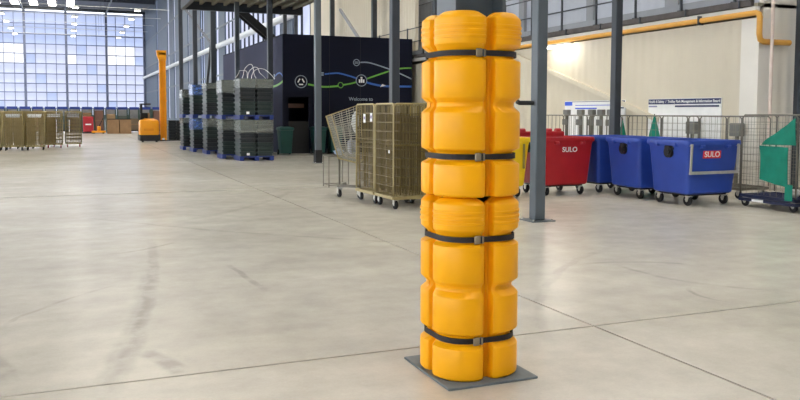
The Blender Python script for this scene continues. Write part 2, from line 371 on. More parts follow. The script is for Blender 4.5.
# gas pipe in ochre
gp = thing('gas_pipe', 'long ochre gas pipe under the gallery edge, dropping at the corner', 'pipe', (0, 0, 0))
pts = [(BX-.12, 27.4, 3.68), (BX-.12, 13.1, 3.70)]
yc, xc = BY0-.13, BX-.12
pts += [(xc, yc+.10, 3.70), (xc, yc+.03, 3.67), (xc, yc, 3.60), (xc, yc, 3.25), (xc+.03, yc, 3.14), (xc+.12, yc, 3.10), (xc+.86, yc, 3.10)]
MB().tube(pts, .06, 12).build('pipe_run', GASY, gp, 50)
for y in (14.2, 17.0, 20.5, 24, 27.2): MB().box(BX-.20, BX-.05, y-.02, y+.02, 3.60, 3.80).build('pipe_clip', DARK, gp)
tag(MB().cyl((BX+.10, BY0-.26, 0), (BX+.10, BY0-.26, 7), .035, 10).build('thin_downpipe', PINK, None, 40), 'thin pinkish white pipe running down beside the white pilaster', 'pipe')
tag(MB().box(BX+.80, BX+.90, BY0-.33, BY0-.22, 0, 7.5).build('dark_post', DARK), 'thin dark post at the right edge beyond the ochre pipe end', 'post')

# batten lamp under the gallery
bl = thing('batten_lamp', 'short white batten lamp glowing under the gallery edge', 'lamp', (BX-.26, 19.7, 3.52))
MB().box(-.05, .05, -.62, .62, .03, .09).build('housing', WBAND, bl); [MB().box(-.02, .26, yy-.02, yy+.02, .05, .08).build('bracket', WBAND, bl) for yy in (-.4, .4)]; MB().box(-.04, .04, -.6, .6, -.02, .03).build('tube_light', emit_mat('batten_diffuser', (1.0, .95, .86), 32.0), bl)

# ---- navy room
NX0, NX1, NY, NYB, NZ = 7.72, 13.16, 30.3, 43.0, 4.56
m_ = MB()
for (a, b_, c, d) in ((NX0, 7.93, 0, NZ), (7.93, 8.75, 2.2, NZ), (8.75, NX1, 0, NZ)): m_.box(a, b_, NY, NY+.12, c, d)
nv = tag(m_.build('wall_navy', NAVY), kind='structure')
MB().box(NX0, NX0+.12, NY+.12, NYB, 0, NZ).build('side_panel', NAVYG, nv)
MB().box(NX0, NX1, NY, NYB, NZ, NZ+.06).build('top_panel', NAVY, nv)
MB().box(NX1-.12, NX1, NY+.12, NYB, 0, NZ).build('side_panel', NAVY, nv)
MB().box(NX0+.12, 9.6, NY+1.6, NY+1.7, 0, 2.6).build('inner_wall', NAVY, nv)
for x in (9.6, 10.9, 12.1): MB().box(x-.006, x+.006, NY-.006, NY, 0, NZ).build('panel_joint', BLACK, nv)
MB().box(7.98, 8.70, NY+.5, NY+.9, 1.78, 1.95).build('hatch_shelf', mat('brown_shelf', (104, 76, 68), .6), nv)
MB().box(7.93, 8.75, NY+.05, NY+.10, 0, 1.25).build('hatch_counter', BLACK, nv)
LGREEN = mat('green_print', (110, 178, 66), .5); LBLUE = mat('blue_print', (54, 104, 190), .5); LGREY = mat('pale_print', (150, 164, 176), .5)
def ribbon(pts, wd, m, name='printed_line'):
    P = []
    for i in range(len(pts)-1):
        p0 = pts[max(i-1, 0)]; p1 = pts[i]; p2 = pts[i+1]; p3 = pts[min(i+2, len(pts)-1)]
        for s_ in range(8):
            t = s_/8; P.append(tuple(.5*((2*p1[k])+(-p0[k]+p2[k])*t+(2*p0[k]-5*p1[k]+4*p2[k]-p3[k])*t*t+(-p0[k]+3*p1[k]-3*p2[k]+p3[k])*t**3) for k in (0, 1)))
    P.append(pts[-1]); mb = MB(); rings = []
    for i, (x, z) in enumerate(P):
        q = P[min(i+1, len(P)-1)]; r = P[max(i-1, 0)]; d = Vector((q[0]-r[0], q[1]-r[1])).normalized(); nx, nz = -d.y*wd/2, d.x*wd/2
        rings.append([(x+nx, NY-.004, z+nz), (x-nx, NY-.004, z-nz), (x-nx, NY-.001, z-nz), (x+nx, NY-.001, z+nz)])
    return mb.loft(rings).build(name, m, nv)
def circ(cx, cz, r, wd, m, name='printed_ring'):
    n = 28; mb = MB()
    R = lambda rr, y: [(cx+rr*math.cos(i*2*PI/n), y, cz+rr*math.sin(i*2*PI/n)) for i in range(n)]
    mb.loft([R(r, NY-.006), R(r-wd, NY-.006), R(r-wd, NY-.001), R(r, NY-.001), R(r, NY-.006)], False, False); return mb.build(name, m, nv)
ribbon([(8.72, 2.70), (9.1, 2.64), (9.45, 2.61), (9.95, 2.65)], .07, LGREEN); ribbon([(10.17, 2.70), (10.5, 2.76), (10.72, 2.82)], .06, LGREEN)
ribbon([(11.18, 2.96), (11.39, 3.04), (12.18, 3.30), (12.66, 3.41), (13.14, 3.44)], .06, LGREEN)
ribbon([(10.88, 3.61), (11.31, 3.60), (12.18, 3.36), (12.62, 3.20), (13.14, 2.99)], .05, LGREY)
ribbon([(9.40, 3.11), (9.75, 3.15), (10.04, 3.15), (10.54, 3.03), (10.76, 2.96)], .06, LBLUE); ribbon([(11.14, 2.83), (11.4, 2.76), (11.96, 2.68), (13.14, 2.68)], .08, LBLUE)
circ(8.44, 2.80, .25, .03, LGREY); circ(10.06, 2.69, .12, .03, LGREEN); circ(10.94, 2.89, .24, .03, LGREY); circ(10.73, 3.60, .14, .03, LGREY)
for k in range(3):                                   # loop icon in the left ring
    a0 = PI/2+k*2*PI/3; a1 = a0+2*PI/3
    MB().bar((8.44+.13*math.cos(a0+.35), NY-.005, 2.79+.13*math.sin(a0+.35)), (8.44+.13*math.cos(a1-.35), NY-.005, 2.79+.13*math.sin(a1-.35)), .05, .006, (0, 1, 0)).build('printed_icon', WHITE, nv)
for k, h in enumerate((.13, .16, .13)): MB().box(10.83+.085*k, 10.895+.085*k, NY-.007, NY-.001, 2.80, 2.80+h).build('printed_icon', WHITE, nv)
MB().box(10.90, 10.98, NY-.007, NY-.001, 2.97, 3.03).build('printed_icon', WHITE, nv)
for k in range(2): MB().box(10.65, 10.81, NY-.007, NY-.001, 3.56+.05*k, 3.585+.05*k).build('printed_icon', LGREY, nv)
for k in range(2): MB().box(9.16, 9.36, NY-.007, NY-.001, 3.05+.08*k, 3.10+.08*k).build('printed_icon', LGREY, nv)
MB().add([(11.74, NY-.006, 2.64), (12.0, NY-.006, 2.70), (11.84, NY-.006, 2.76), (11.74, NY-.001, 2.64), (12.0, NY-.001, 2.70), (11.84, NY-.001, 2.76)], [(0,1,2),(3,5,4),(0,3,4,1),(1,4,5,2),(2,5,3,0)]).build('printed_icon', WHITE, nv)
text('Welcome to', .20, LGREY, nv, (10.92, NY-.003, 2.14), (PI/2, 0, 0), 'printed_lettering')
def side_line(pts, wd, m):
    mb = MB(); rings = []
    for i, (y, z) in enumerate(pts):
        rings.append([(NX0-.004, y, z+wd/2), (NX0-.004, y, z-wd/2), (NX0-.001, y, z-wd/2), (NX0-.001, y, z+wd/2)])
    mb.loft(rings).build('printed_line', m, nv)
side_line([(32.9, 2.64), (32.1, 2.63), (31.4, 2.66), (30.8, 2.72), (30.35, 2.80)], .08, LGREEN)
side_line([(31.5, 3.05), (31.2, 3.13), (30.8, 3.15), (30.5, 3.08), (30.35, 3.0)], .06, LBLUE)
side_line([(31.75, 3.03), (31.6, 3.03)], .2, LGREY)

# ---- upper deck over the navy room
dk = tag(MB().box(5.2, 11.2, 26, 40, 6.95, 7.10).build('ceiling_deck', DECKM), kind='structure')
for k in range(10): MB().box(5.45+.58*k, 5.57+.58*k, 26, 39.8, 6.80, 6.95).build('deck_joist', DECKM, dk)
MB().box(5.2, 11.2, 39.8, 40.05, 6.55, 6.95).build('deck_beam', DARK, dk); MB().box(5.15, 5.35, 26, 39.8, 6.55, 6.95).build('deck_beam', DARK, dk)

# ---- steel columns
def column(name, label, x, y, hw, z1, m, plate=.18, group=None, shoe=False):
    t = thing(name, label, 'column', (x, y, 0), 0, group)
    MB().cbox(-hw, hw, -hw, hw, .015, z1, .012).build('shaft', m, t)
    MB().cbox(-plate, plate, -plate, plate, 0, .015, .004).build('base_plate', m, t)
    for sx in (-1, 1):
        for sy in (-1, 1): MB().cyl((sx*plate*.8, sy*plate*.8, .015), (sx*plate*.8, sy*plate*.8, .035), .014, 6).build('bolt', ZINC, t)
    if shoe: MB().cbox(-hw-.02, hw+.02, -hw-.02, hw+.02, .016, .42, .01).build('shoe', BLACK, t)
    return t
c538 = column('steel_column', 'grey square steel column just right of the yellow column guard', 6.45, 10.14, .088, 6.5, STEEL, .2)
arm = MB(); arm.tube([(-.1, 0, 1.75), (-.33, .0, 1.75), (-.37, .0, 1.77)], .035, 10).build('side_arm', BLACK, c538, 40)
G1 = 'slim columns in the row beside the navy room'
column('steel_column', 'light grey slim column standing before the navy wall near the hatch', 7.31, 24.3, .095, 6.9, STEEL, .14, G1, True)
column('steel_column', 'grey column rising behind the wire cages, left of the yellow guard', 7.34, 17.98, .10, 7.5, DARK, .15, G1)
column('steel_column', 'dark column against the left face of the navy room', 7.36, 30.9, .1, 6.7, DARK, .14, G1)
column('steel_column', 'dark column behind the pallet stacks at the left end of the navy room', 7.36, 37.4, .1, 6.7, STEEL, .14, G1)
for y, l in ((44.0, 'tall dark column directly right of the steep diagonal brace'), (50.6, 'tall dark column second to the right of the yellow truck mast'), (57.2, 'tall dark column nearest right of the yellow truck mast')):
    column('steel_column', l, 7.36, y, .13, 21.9, DARK, .2, 'tall columns behind the truck mast')
column('steel_column', 'dark column rising behind the row of blue bins', 11.4, 14.75, .09, 7.5, DARK, .14)
for y, l in ((28.0, 'dark column at the gallery just left of the yellow guard top'), (34.7, 'dark column above the navy wall, right of the diagonal brace'), (41.0, 'dark column above the navy wall, left of the diagonal brace'), (51.6, 'dark column in the window gap above the navy room corner'), (48.9, 'dark column in the bright window above the navy room hatch')):
    column('steel_column', l, 13.15 if y < 44 else 13.3, y, .11, 21.9, DARK, .14, 'dark columns behind the navy room')
tag(MB().bar((7.54, 57.2, 8.9), (7.54, 44.0, 4.95), .09, .09).build('diagonal_brace', DARK), 'thin dark brace sloping down to the right between tall columns', 'brace')
tag(MB().bar((7.72, 45.2, 7.9), (7.72, 50.6, 0), .13, .13).build('steep_brace', DARK), 'steep dark diagonal strut leaning behind the crate stacks', 'brace')
tag(MB().bar((13.1, 39.5, 6.9), (13.1, 36.0, 4.8), .12, .12).build('gallery_brace', STEELL), 'grey diagonal brace on the cream wall above the navy room', 'brace')
MB().box(BX+.2, BX+.35, 31, 46.5, 3.9, 9).build('upper_sheet', CREAM, blk)
# inclined conveyor under the deck
cv = thing('inclined_conveyor', 'dark inclined conveyor frame hanging below the deck', 'conveyor', (8.1, 40.6, 6.8))
MB().bar((0, 0, 0), (1.75, -.1, -1.45), .1, .36).build('side_rail', BLACK, cv); MB().bar((0, .7, 0), (1.75, .6, -1.45), .1, .36).build('side_rail', BLACK, cv)
MB().bar((0, .35, .05), (1.75, .25, -1.4), .6, .06).build('belt', RUBBER, cv); MB().bar((1.5, .25, -1.35), (.9, .25, -2.3), .06, .06).build('strut', DARK, cv)
# pale duct along the main wall
dct = thing('pale_duct', 'long pale round duct running along the right side wall', 'duct', (14.5, 52.5, 8.35))
MB().tube([(0, FY-1-52.5, .15), (0, 0, 0)], .26, 12).build('duct_run', mat('pale_duct_metal', (206, 212, 216), .4, 0, .05), dct, 40)
for k in range(10): MB().box(.2, .49, 1+11.5*k, 1.2+11.5*k, -.08, .1).build('duct_bracket', STEEL, dct)

# ---- high bay lamps on trunking
for i, y in enumerate((120.8, 132.3, 143.6, 154.8, 166.0)):
    t = thing('light_trunking', ('trunking bar with hanging lamps, %s of the far rows' % ('nearest', 'second nearest', 'third', 'fourth', 'farthest')[i]), 'lamp row', (0, y, 16.0), 0, 'lamp rows under the roof')
    MB().box(LX, WX-1, -.04, .04, .30, .37).build('bar', WBAND, t)
    for x in (-13.5, 6): MB().box(x-.02, x+.02, -.02, .02, .37, 5.2).build('hanger', STEEL, t)
    for x in (-8.7, 1.4, 9.6):
        h = MB().box(x-.42, x+.42, -.3, .3, .05, .28).build('lamp_housing', WBAND, t); MB().box(x-.38, x+.38, -.26, .26, -.02, .05).build('diffuser', LAMPE, h)

# ================================================================== COLUMN GUARD
GX, GY = 2.29, 4.38
cg = thing('steel_column', 'dark grey rolled steel column standing inside the yellow guard', 'column', (GX-.012, GY-.028, .015))
def hsec(b, d, tf, tw):
    return [(-d,-b),(-d+tf,-b),(-d+tf,-tw),(d-tf,-tw),(d-tf,-b),(d,-b),(d,b),(d-tf,b),(d-tf,tw),(-d+tf,tw),(-d+tf,b),(-d,b)]
MB().loft([[(x, y, z) for x, y in hsec(.128, .168, .022, .008)] for z in (0, 7.5)]).build('shaft', STEEL, cg)
tag(MB().cbox(GX-.30, GX+.30, GY-.345, GY+.315, 0, .015, .003).build('floor_plate', MATG), 'flat dark grey square plate under the yellow column guard', 'plate')
MODH = 1.087; A0 = .275; R0 = .202; WAIST = .032
def quad_ring(a, z, r=R0, cs=1.0, lo=.012):
    """outline of one corner lobe in its own quadrant: rounded outer corner, recessed web at the joints, hollow for the column"""
    rec = min(.204, a-.008); e = .025; p = [(.0015, rec), (e-.006, rec), (e, rec+.006), (e+.001, a-.034), (e+.008, a-.018), (e+.026, a-.006)]
    n = 9
    for i in range(n+1):
        t = PI/2*(1-i/n); p.append((a-r+r*math.cos(t), a-r+r*math.sin(t)))
    p += [(a-.006, e+.026), (a-.018, e+.008), (a-.034, e+.001), (rec+.006, e), (rec, e-.006), (rec, .0015), (.178, .0015), (.178, .178), (.0015, .178)]
    c = .15
    return [((x-c)*cs+c, (y-c)*cs+c, z) for x, y in p]
def lobe_mesh():
    T = MODH; L = []
    def lv(d, ins): L.append((T-d, A0-ins))
    # from the bottom up (d = distance below the module's top)
    W = WAIST
    for d, i in ((T, .012), (T-.012, .001), (T-.02, 0), (.904, 0), (.898, .002), (.876, W-.002), (.870, W), (.832, W), (.826, W-.002), (.806, .002), (.800, 0),
                 (.594, 0), (.588, .002), (.560, .025), (.552, .027), (.538, .027), (.530, .025), (.504, .002), (.498, 0), (.294, 0), (.288, .002), (.270, W-.002), (.264, W), (.230, W), (.224, W-.002), (.194, .002), (.186, 0)): lv(d, i)
    for rb in (.150, .118, .086):
        lv(rb+.011, 0); lv(rb+.008, -.0035); lv(rb-.005, -.0035); lv(rb-.008, 0)
    lv(.048, 0); lv(.041, .001)
    rings = [quad_ring(a, z) for z, a in L]
    for d, ins, cs in ((.036, .002, .985), (.008, .004, .70), (.003, .004, .60), (0, .004, .45)): rings.append(quad_ring(A0-ins, T-d, R0, cs))
    return MB().loft(rings)
lobe = lobe_mesh().mesh('corner_bumper'); lobe.materials.append(YEL)
lobe.polygons.foreach_set('use_smooth', [True]*len(lobe.polygons)); lobe.set_sharp_from_angle(angle=math.radians(28))
guard = thing('column_guard', 'tall yellow plastic column guard strapped round a steel column', 'column guard', (GX-.012, GY-.028, .016))
for k, zb in enumerate((0, MODH+.004)):
    mod = bpy.data.objects.new('guard_module', None); COL.objects.link(mod); mod.parent = guard; mod.location = (0, 0, zb); mod.empty_display_size = .1
    mod['label'] = 'upper ring of four corner bumpers' if k else 'lower ring of four corner bumpers'
    for q in range(4): link('corner_bumper', lobe, mod, None, (0, 0, q*PI/2))
    for d in (.246, .850):
        z = MODH-d; hb = .0165; a = A0-WAIST+.001; rr = .168; t = .004
        out = lambda ins, zz: rrect(a+t-ins, a+t-ins, rr, zz, 8)
        st = MB().loft([out(t, z-hb), out(0, z-hb), out(0, z+hb), out(t, z+hb), out(t, z-hb)], False, False).build('strap', STRAP, mod, 40)
        yb = -a-t
        MB().cbox(-.098, -.058, yb-.014, yb-.001, z-.025, z+.025, .004).build('buckle_plate', BUCK, st)
        MB().cbox(-.056, -.032, yb-.011, yb-.001, z-.022, z+.022, .003).build('buckle_frame', DARK, st)
        MB().cyl((-.044, yb-.014, z-.02), (-.044, yb-.014, z+.02), .005, 8).build('buckle_pin', BUCK, st)

# ================================================================== FOUR-WHEELED BINS
def castor(parent, x, y, r=.095, h=.21, rz=0):
    c = MB(); c.box(x-.045, x+.045, y-.045, y+.045, h-.02, h); c.bar((x-.035, y, h-.02), (x-.035, y+.02, r), .012, .06, (0, 1, 0)); c.bar((x+.035, y, h-.02), (x+.035, y+.02, r), .012, .06, (0, 1, 0))
    o = c.build('castor_fork', ZINC, parent); n = 16
    P = [(r*.55, -.024), (r*.9, -.026), (r, -.014), (r, .014), (r*.9, .026), (r*.55, .024)]
    wl_ = MB().loft([[(x+px, y+.02+pr*math.cos(t*2*PI/n), r+pr*math.sin(t*2*PI/n)) for t in range(n)] for pr, px in P]); wl_.build('wheel', RUBBER, o, 35)
    MB().cyl((x-.03, y+.02, r), (x+.03, y+.02, r), r*.3, 10).build('axle', ZINC, o)
    return o
def bin4(label, m, loc, rz, badge=True, badgebg=True, frame=False, disc=True, lid=False, w=.63, d=.53, group=None, bx=0.0):
    t = thing('four_wheeled_bin', label, 'bin', loc, rz, group); H_ = 1.14
    prof = [(.20, .30, .24, .06), (.205, .49, .42, .06), (.23, .52, .445, .07), (.60, .55, .47, .07), (1.0, .585, .50, .07), (1.05, .60, .51, .07)]
    k, k2 = w/.63, d/.53
    R = [rrect(hx*k, hy*k2, r, z, 5) for z, hx, hy, r in prof]
    R += [rrect(w, d, .10, 1.05, 5), rrect(w+.012, d+.012, .11, 1.09, 5), rrect(w, d, .10, H_, 5), rrect(w-.05, d-.05, .08, H_, 5), rrect(w-.09, d-.09, .07, 1.0, 5), rrect(.5*k, .4*k2, .07, .32, 5)]
    body = MB().loft(R).build('body', m, t, 35)
    for sy in (-.22, .22): MB().cbox(-w-.03, -w+.06, sy-.04, sy+.04, 1.03, 1.10, .01).build('rim_lug', m, body)
    for sx in (-.3, .3): MB().cbox(sx-.05, sx+.05, -d-.028, -d+.04, 1.0, 1.06, .01).build('rim_lug', m, body)
    MB().box(-.44*k, .44*k, -.36*k2, .36*k2, .17, .20).build('chassis', BLACK, t)
    for x in (-.41*k, .41*k):
        for y in (-.35*k2, .35*k2): castor(t, x, y, .095, .175)
    if disc:
        for sx in (-1, 1):
            x0 = sx*(.575*k); dd = MB().cyl((x0-sx*.02, -.04, .93), (x0+sx*.05, -.04, .93), .10, 20).build('trunnion', BLACK, t, 35)
            MB().cyl((x0+sx*.05, -.04, .93), (x0+sx*.075, -.04, .93), .055, 16).build('trunnion_pin', BLACK, dd, 35); MB().cbox(x0-.03, x0+.05, -.15, .07, .97, 1.04, .008).build('trunnion_bracket', BLACK, dd)
    yz = lambda z: -(.47+.03*(z-.6)/.4)*k2
    tl = math.atan(.03*k2/.4)
    if badge:
        z = .90
        if badgebg: MB().add([(bx-.20, yz(.83)-.008, .83), (bx+.20, yz(.83)-.008, .83), (bx+.20, yz(.96)-.008, .96), (bx-.20, yz(.96)-.008, .96), (bx-.20, yz(.83), .83), (bx+.20, yz(.83), .83), (bx+.20, yz(.96), .96), (bx-.20, yz(.96), .96)],
                              [(0,1,2,3),(4,7,6,5),(0,4,5,1),(1,5,6,2),(2,6,7,3),(3,7,4,0)]).build('badge', BADGE, t)
        text('SULO', .135, WHITE, t, (bx, yz(.895)-.012, .895), (PI/2+tl, 0, 0), 'lettering', .002, 'CENTER', 1.05)
    if frame:
        f = MB(); xl, xr = -.56, .50; f.bar((xl, -d-.025, 1.08), (xl, -d-.005, .60), .035, .025, (0, 1, 0)); f.bar((xr, -d-.025, 1.08), (xr, -d-.005, .60), .035, .025, (0, 1, 0)); f.bar((xl-.02, -d-.005, .585), (xr+.02, -d-.005, .585), .03, .05)
        f.bar((xl, -d-.03, 1.06), (xl, -d+.02, 1.06), .03, .03); f.bar((xr, -d-.03, 1.06), (xr, -d+.02, 1.06), .03, .03)
        f.build('tipping_frame', ZINC, t)
    if lid:
        l = MB().cbox(-w+.03, w-.03, d-.06, d+.05, H_-.02, H_+.09, .02).build('folded_lid', m, t)
        for x in (-.42, -.1, .22, .45): MB().cyl((x-.06, d, H_+.10), (x+.06, d, H_+.10), .05, 12).build('hinge', m, l, 35)
    return t
bin4('blue wheeled bin with SULO badge and steel tipping frame on its front', BLUE, (10.33, 11.14, 0), math.radians(1), True, True, True, w=.63, d=.53, bx=-.05)
bin4('blue wheeled bin in the middle of the three, partly hidden by the front one', BLUE, (10.34, 12.36, 0), math.radians(-2), True)
bin4('blue wheeled bin farthest back, just right of the red bin', BLUE, (10.32, 13.62, 0), 0, True)
bin4('red wheeled bin with white SULO lettering behind the grey column', RED, (8.96, 13.50, 0), math.radians(1), True, False, lid=True, w=.62, bx=.02)
yb_ = bin4('bright yellow wheeled bin showing just right of the yellow column guard', YBIN, (7.56, 13.55, 0), 0, False, False, w=.60)
MB().cbox(.40, .44, -.535, -.50, .55, 1.02, .006).build('front_bar', mat('dull_strip', (150, 136, 70), .6), yb_)

# ================================================================== ROLL CAGES
def grid_panel(mb, p, ux, uz, w_, h_, nx, nz, t):
    """wire grid in the plane p + ux*[0..w] + uz*[0..h]"""
    p, ux, uz = Vector(p), Vector(ux), Vector(uz); nn = ux.cross(uz)
    for i in range(1, nx): mb.bar(p+ux*(w_*i/nx), p+ux*(w_*i/nx)+uz*h_, t, t, nn)
    for i in range(1, nz): mb.bar(p+uz*(h_*i/nz), p+uz*(h_*i/nz)+ux*w_, t, t, nn)
    return mb
def roll_cage(label, wire, tube_, loc, rz=0, w_=.72, d_=.85, h_=1.74, nx=12, nz=12, t=.010, group=None, sides='lrbf', simple=False, shelf=True, tr=.014, whl=None, base=None, cz=.19):
    t_ = thing('roll_cage', label, 'roll cage', loc, rz, group); z0 = cz+.04
    b = MB()
    for (p, q) in (((-w_/2, -d_/2, cz), (w_/2, -d_/2, cz)), ((-w_/2, d_/2, cz), (w_/2, d_/2, cz)), ((-w_/2, -d_/2, cz), (-w_/2, d_/2, cz)), ((w_/2, -d_/2, cz), (w_/2, d_/2, cz))): b.bar(p, q, .04, .05)
    for i in range(1, 6): b.bar((-w_/2+w_*i/6, -d_/2, cz), (-w_/2+w_*i/6, d_/2, cz), .03, .03)
    b.build('base_frame', base or tube_, t_)
    for x in (-w_/2+.07, w_/2-.07):
        for y in (-d_/2+.07, d_/2-.07):
            if simple: MB().cyl((x-.02, y, .08), (x+.02, y, .08), .08, 10).build('wheel', whl or RUBBER, t_); MB().box(x-.02, x+.02, y-.03, y+.03, .1, cz).build('castor_fork', GALVD, t_)
            else: castor(t_, x, y, .075, cz-.02)
    defs = {'l': ((-w_/2, -d_/2, z0), (0, 1, 0), d_), 'r': ((w_/2, -d_/2, z0), (0, 1, 0), d_), 'b': ((-w_/2, d_/2, z0), (1, 0, 0), w_), 'f': ((-w_/2, -d_/2, z0), (1, 0, 0), w_)}
    for s_ in sides:
        p, ux, ww = defs[s_]; p = Vector(p); ux = Vector(ux); hh = h_-z0
        c = .05; pts = [p, p+Vector((0, 0, hh-c)), p+Vector((0, 0, hh))+ux*c, p+Vector((0, 0, hh))+ux*(ww-c), p+Vector((0, 0, hh-c))+ux*ww, p+ux*ww]
        fr = MB().tube(pts, tr, 6).build({'l': 'side_panel', 'r': 'side_panel', 'b': 'back_panel', 'f': 'front_gate'}[s_], tube_, t_, 40)
        mb = grid_panel(MB(), p, ux, (0, 0, 1), ww, hh-.01, max(3, round(nx*ww/w_)), nz, t); tag(mb.build('wire_grid', wire, fr), kind='stuff')
    if shelf:
        mb = MB(); z = z0+.55*(h_-z0); mb.bar((-w_/2, -d_/2, z), (w_/2, -d_/2, z), .02, .03); mb.bar((-w_/2, d_/2, z), (w_/2, d_/2, z), .02, .03)
        for i in range(1, 10): mb.bar((-w_/2+w_*i/10, -d_/2, z), (-w_/2+w_*i/10, d_/2, z), .012, .012)
        mb.build('shelf', wire, t_)
    return t_
# the cluster left of the guard
ca = roll_cage('bronze wire roll cage nearest the camera, beside the yellow guard', BRASS, BRASST, (5.30, 12.52, 0), 0, .74, .84, 1.75, 13, 10, .0085)
cb = roll_cage('bronze wire roll cage second in line, with two white tags', BRASS, BRASST, (5.28, 13.42, 0), math.radians(2), .74, .84, 1.75, 13, 10, .0085)
cc = roll_cage('yellowish wire roll cage half hidden behind the yellow guard', BRASSY, BRASST, (6.12, 12.95, 0), math.radians(-2), .74, .84, 1.74, 12, 9, .009)
roll_cage('bronze wire roll cage at the back of the cluster left of the guard', BRASS, BRASST, (6.10, 13.92, 0), 0, .74, .84, 1.74, 12, 9, .009)
BRASSD = mat('dull_bronze_wire', (104, 88, 54), .5, .25, .15, 5)
for cg_, xs_ in ((ca, (-.24, -.08, .10, .25)), (cb, (-.22, -.05, .12, .26)), (cc, (-.2, .0, .2))):
    for i_, xx in enumerate(xs_):
        fr = MB().tube([(xx, -.40, .24), (xx, -.40, 1.60-.03*i_), (xx, .40, 1.60-.03*i_), (xx, .40, .24)], .012, 6).build('folded_panel', BRASSD, cg_, 40)
        tag(grid_panel(MB(), (xx, -.40, .24), (0, 1, 0), (0, 0, 1), .80, 1.36-.03*i_, 11, 9, .010).build('wire_grid', BRASSD, fr), kind='stuff')
TAGM = mat('tag_print', (120, 96, 150), .5)
for (y, z) in ((-.02, 1.50), (-.33, 1.52)):
    o = MB().box(-.392, -.385, y-.045, y+.045, z-.075, z+.075).build('paper_tag', WHITE, cb); MB().box(-.394, -.392, y-.025, y+.025, z-.02, z+.03).build('tag_print', TAGM, o)
MB().box(-.392, -.385, -.29, -.24, .93, .98).build('paper_tag', WHITE, ca)
# tilted wire basket trolley leaning out at the left
bt = thing('tilted_basket', 'wire basket trolley tilting out at the left of the cage cluster', 'roll cage', (0, 0, 0))
Q = [Vector(p) for p in ((4.47, 14.32, 1.53), (4.92, 13.90, 1.73), (4.98, 13.95, .66), (4.70, 14.30, .74))]
off = Vector((.22, .36, .03))
def skewpanel(name, q, m, parent, n, k):
    a, b, c, d = q; o = MB().tube([a, b, c, d], .014, 6, True).build(name, m, parent, 40); mb = MB()
    for i in range(1, n): mb.bar(a.lerp(b, i/n), d.lerp(c, i/n), .010, .010)
    for i in range(1, k): mb.bar(a.lerp(d, i/k), b.lerp(c, i/k), .010, .010)
    tag(mb.build('wire_grid', GALV, o), kind='stuff'); return o
skewpanel('front_panel', Q, BRASST, bt, 4, 22); skewpanel('back_panel', [p+off for p in Q], BRASST, bt, 4, 22)
skewpanel('side_panel', [Q[0], Q[0]+off, Q[3]+off, Q[3]], BRASST, bt, 6, 15); skewpanel('bottom_panel', [Q[3], Q[3]+off, Q[2]+off, Q[2]], BRASST, bt, 6, 5)
for p in (Q[3], Q[2]):
    q = p+Vector((.03, .03, 0)); MB().bar((q.x, q.y, p.z), (q.x, q.y, .17), .03, .03).build('leg', GALVD, bt); castor(bt, q.x, q.y-.02, .075, .19)
MB().bar((Q[3].x, Q[3].y+.03, .22), (Q[2].x+.05, Q[2].y+.03, .22), .05, .05).build('base_rail', GALVD, bt); MB().bar((Q[3].x+.03, Q[3].y+.03, .22), (Q[3].x+.3, Q[3].y+.5, .22), .05, .05).build('base_rail', GALVD, bt)
# small wire stand on the floor behind
ws = thing('wire_stand', 'low thin wire stand on the floor left of the cage cluster', 'stand', (5.35, 16.45, 0))
for x in (-.22, .22):
    for y in (-.2, .2): MB().bar((x, y, 0), (x, y, .66), .016, .016).build('leg', GALVD, ws)
MB().tube([(-.22, -.2, .66), (.22, -.2, .66), (.22, .2, .66), (-.22, .2, .66)], .012, 6, True).build('top_frame', GALVD, ws); MB().tube([(-.22, -.2, .05), (.22, -.2, .05), (.22, .2, .05), (-.22, .2, .05)], .010, 6, True).build('bottom_frame', GALVD, ws)
tag(grid_panel(MB(), (-.22, -.2, .66), (1, 0, 0), (0, 1, 0), .44, .4, 6, 5, .008).build('shelf_grid', GALVD, ws), kind='stuff')
def lump(name, label, cat, m, loc, s_, seed, group=None):
    bm = bmesh.new(); bmesh.ops.create_icosphere(bm, subdivisions=3, radius=1); r = random.Random(seed); ph = [r.uniform(0, 6) for _ in range(6)]
    for v in bm.verts:
        k = 1+.14*math.sin(4*v.co.x+ph[0])+.12*math.sin(6*v.co.y+ph[1])+.10*math.sin(7*v.co.z+ph[2])+.06*math.sin(13*v.co.x+9*v.co.z+ph[3])
        v.co = Vector((v.co.x*s_[0], v.co.y*s_[1], v.co.z*s_[2]))*k
    me = bpy.data.meshes.new(name); bm.to_mesh(me); bm.free(); me.materials.append(m); me.polygons.foreach_set('use_smooth', [True]*len(me.polygons))
    return tag(link(name, me, None, loc), label, cat, group)
PBAG = mat('clear_grey_plastic_bag', (204, 206, 204), .3, 0, .15, 8)
lump('plastic_bag', 'pale crumpled plastic bag at the top of the tilted basket', 'bag', PBAG, (5.00, 14.20, 1.42), (.08, .08, .16), 3)
lump('plastic_bag', 'grey crumpled plastic bag low in the tilted basket', 'bag', mat('grey_bag', (150, 152, 156), .35, 0, .2, 8), (4.96, 14.22, .96), (.09, .09, .15), 5)
lump('plastic_bag', 'pale blue bag on the low wire stand', 'bag', mat('blue_bag', (150, 170, 200), .4), (5.42, 16.45, .755), (.12, .10, .065), 8)

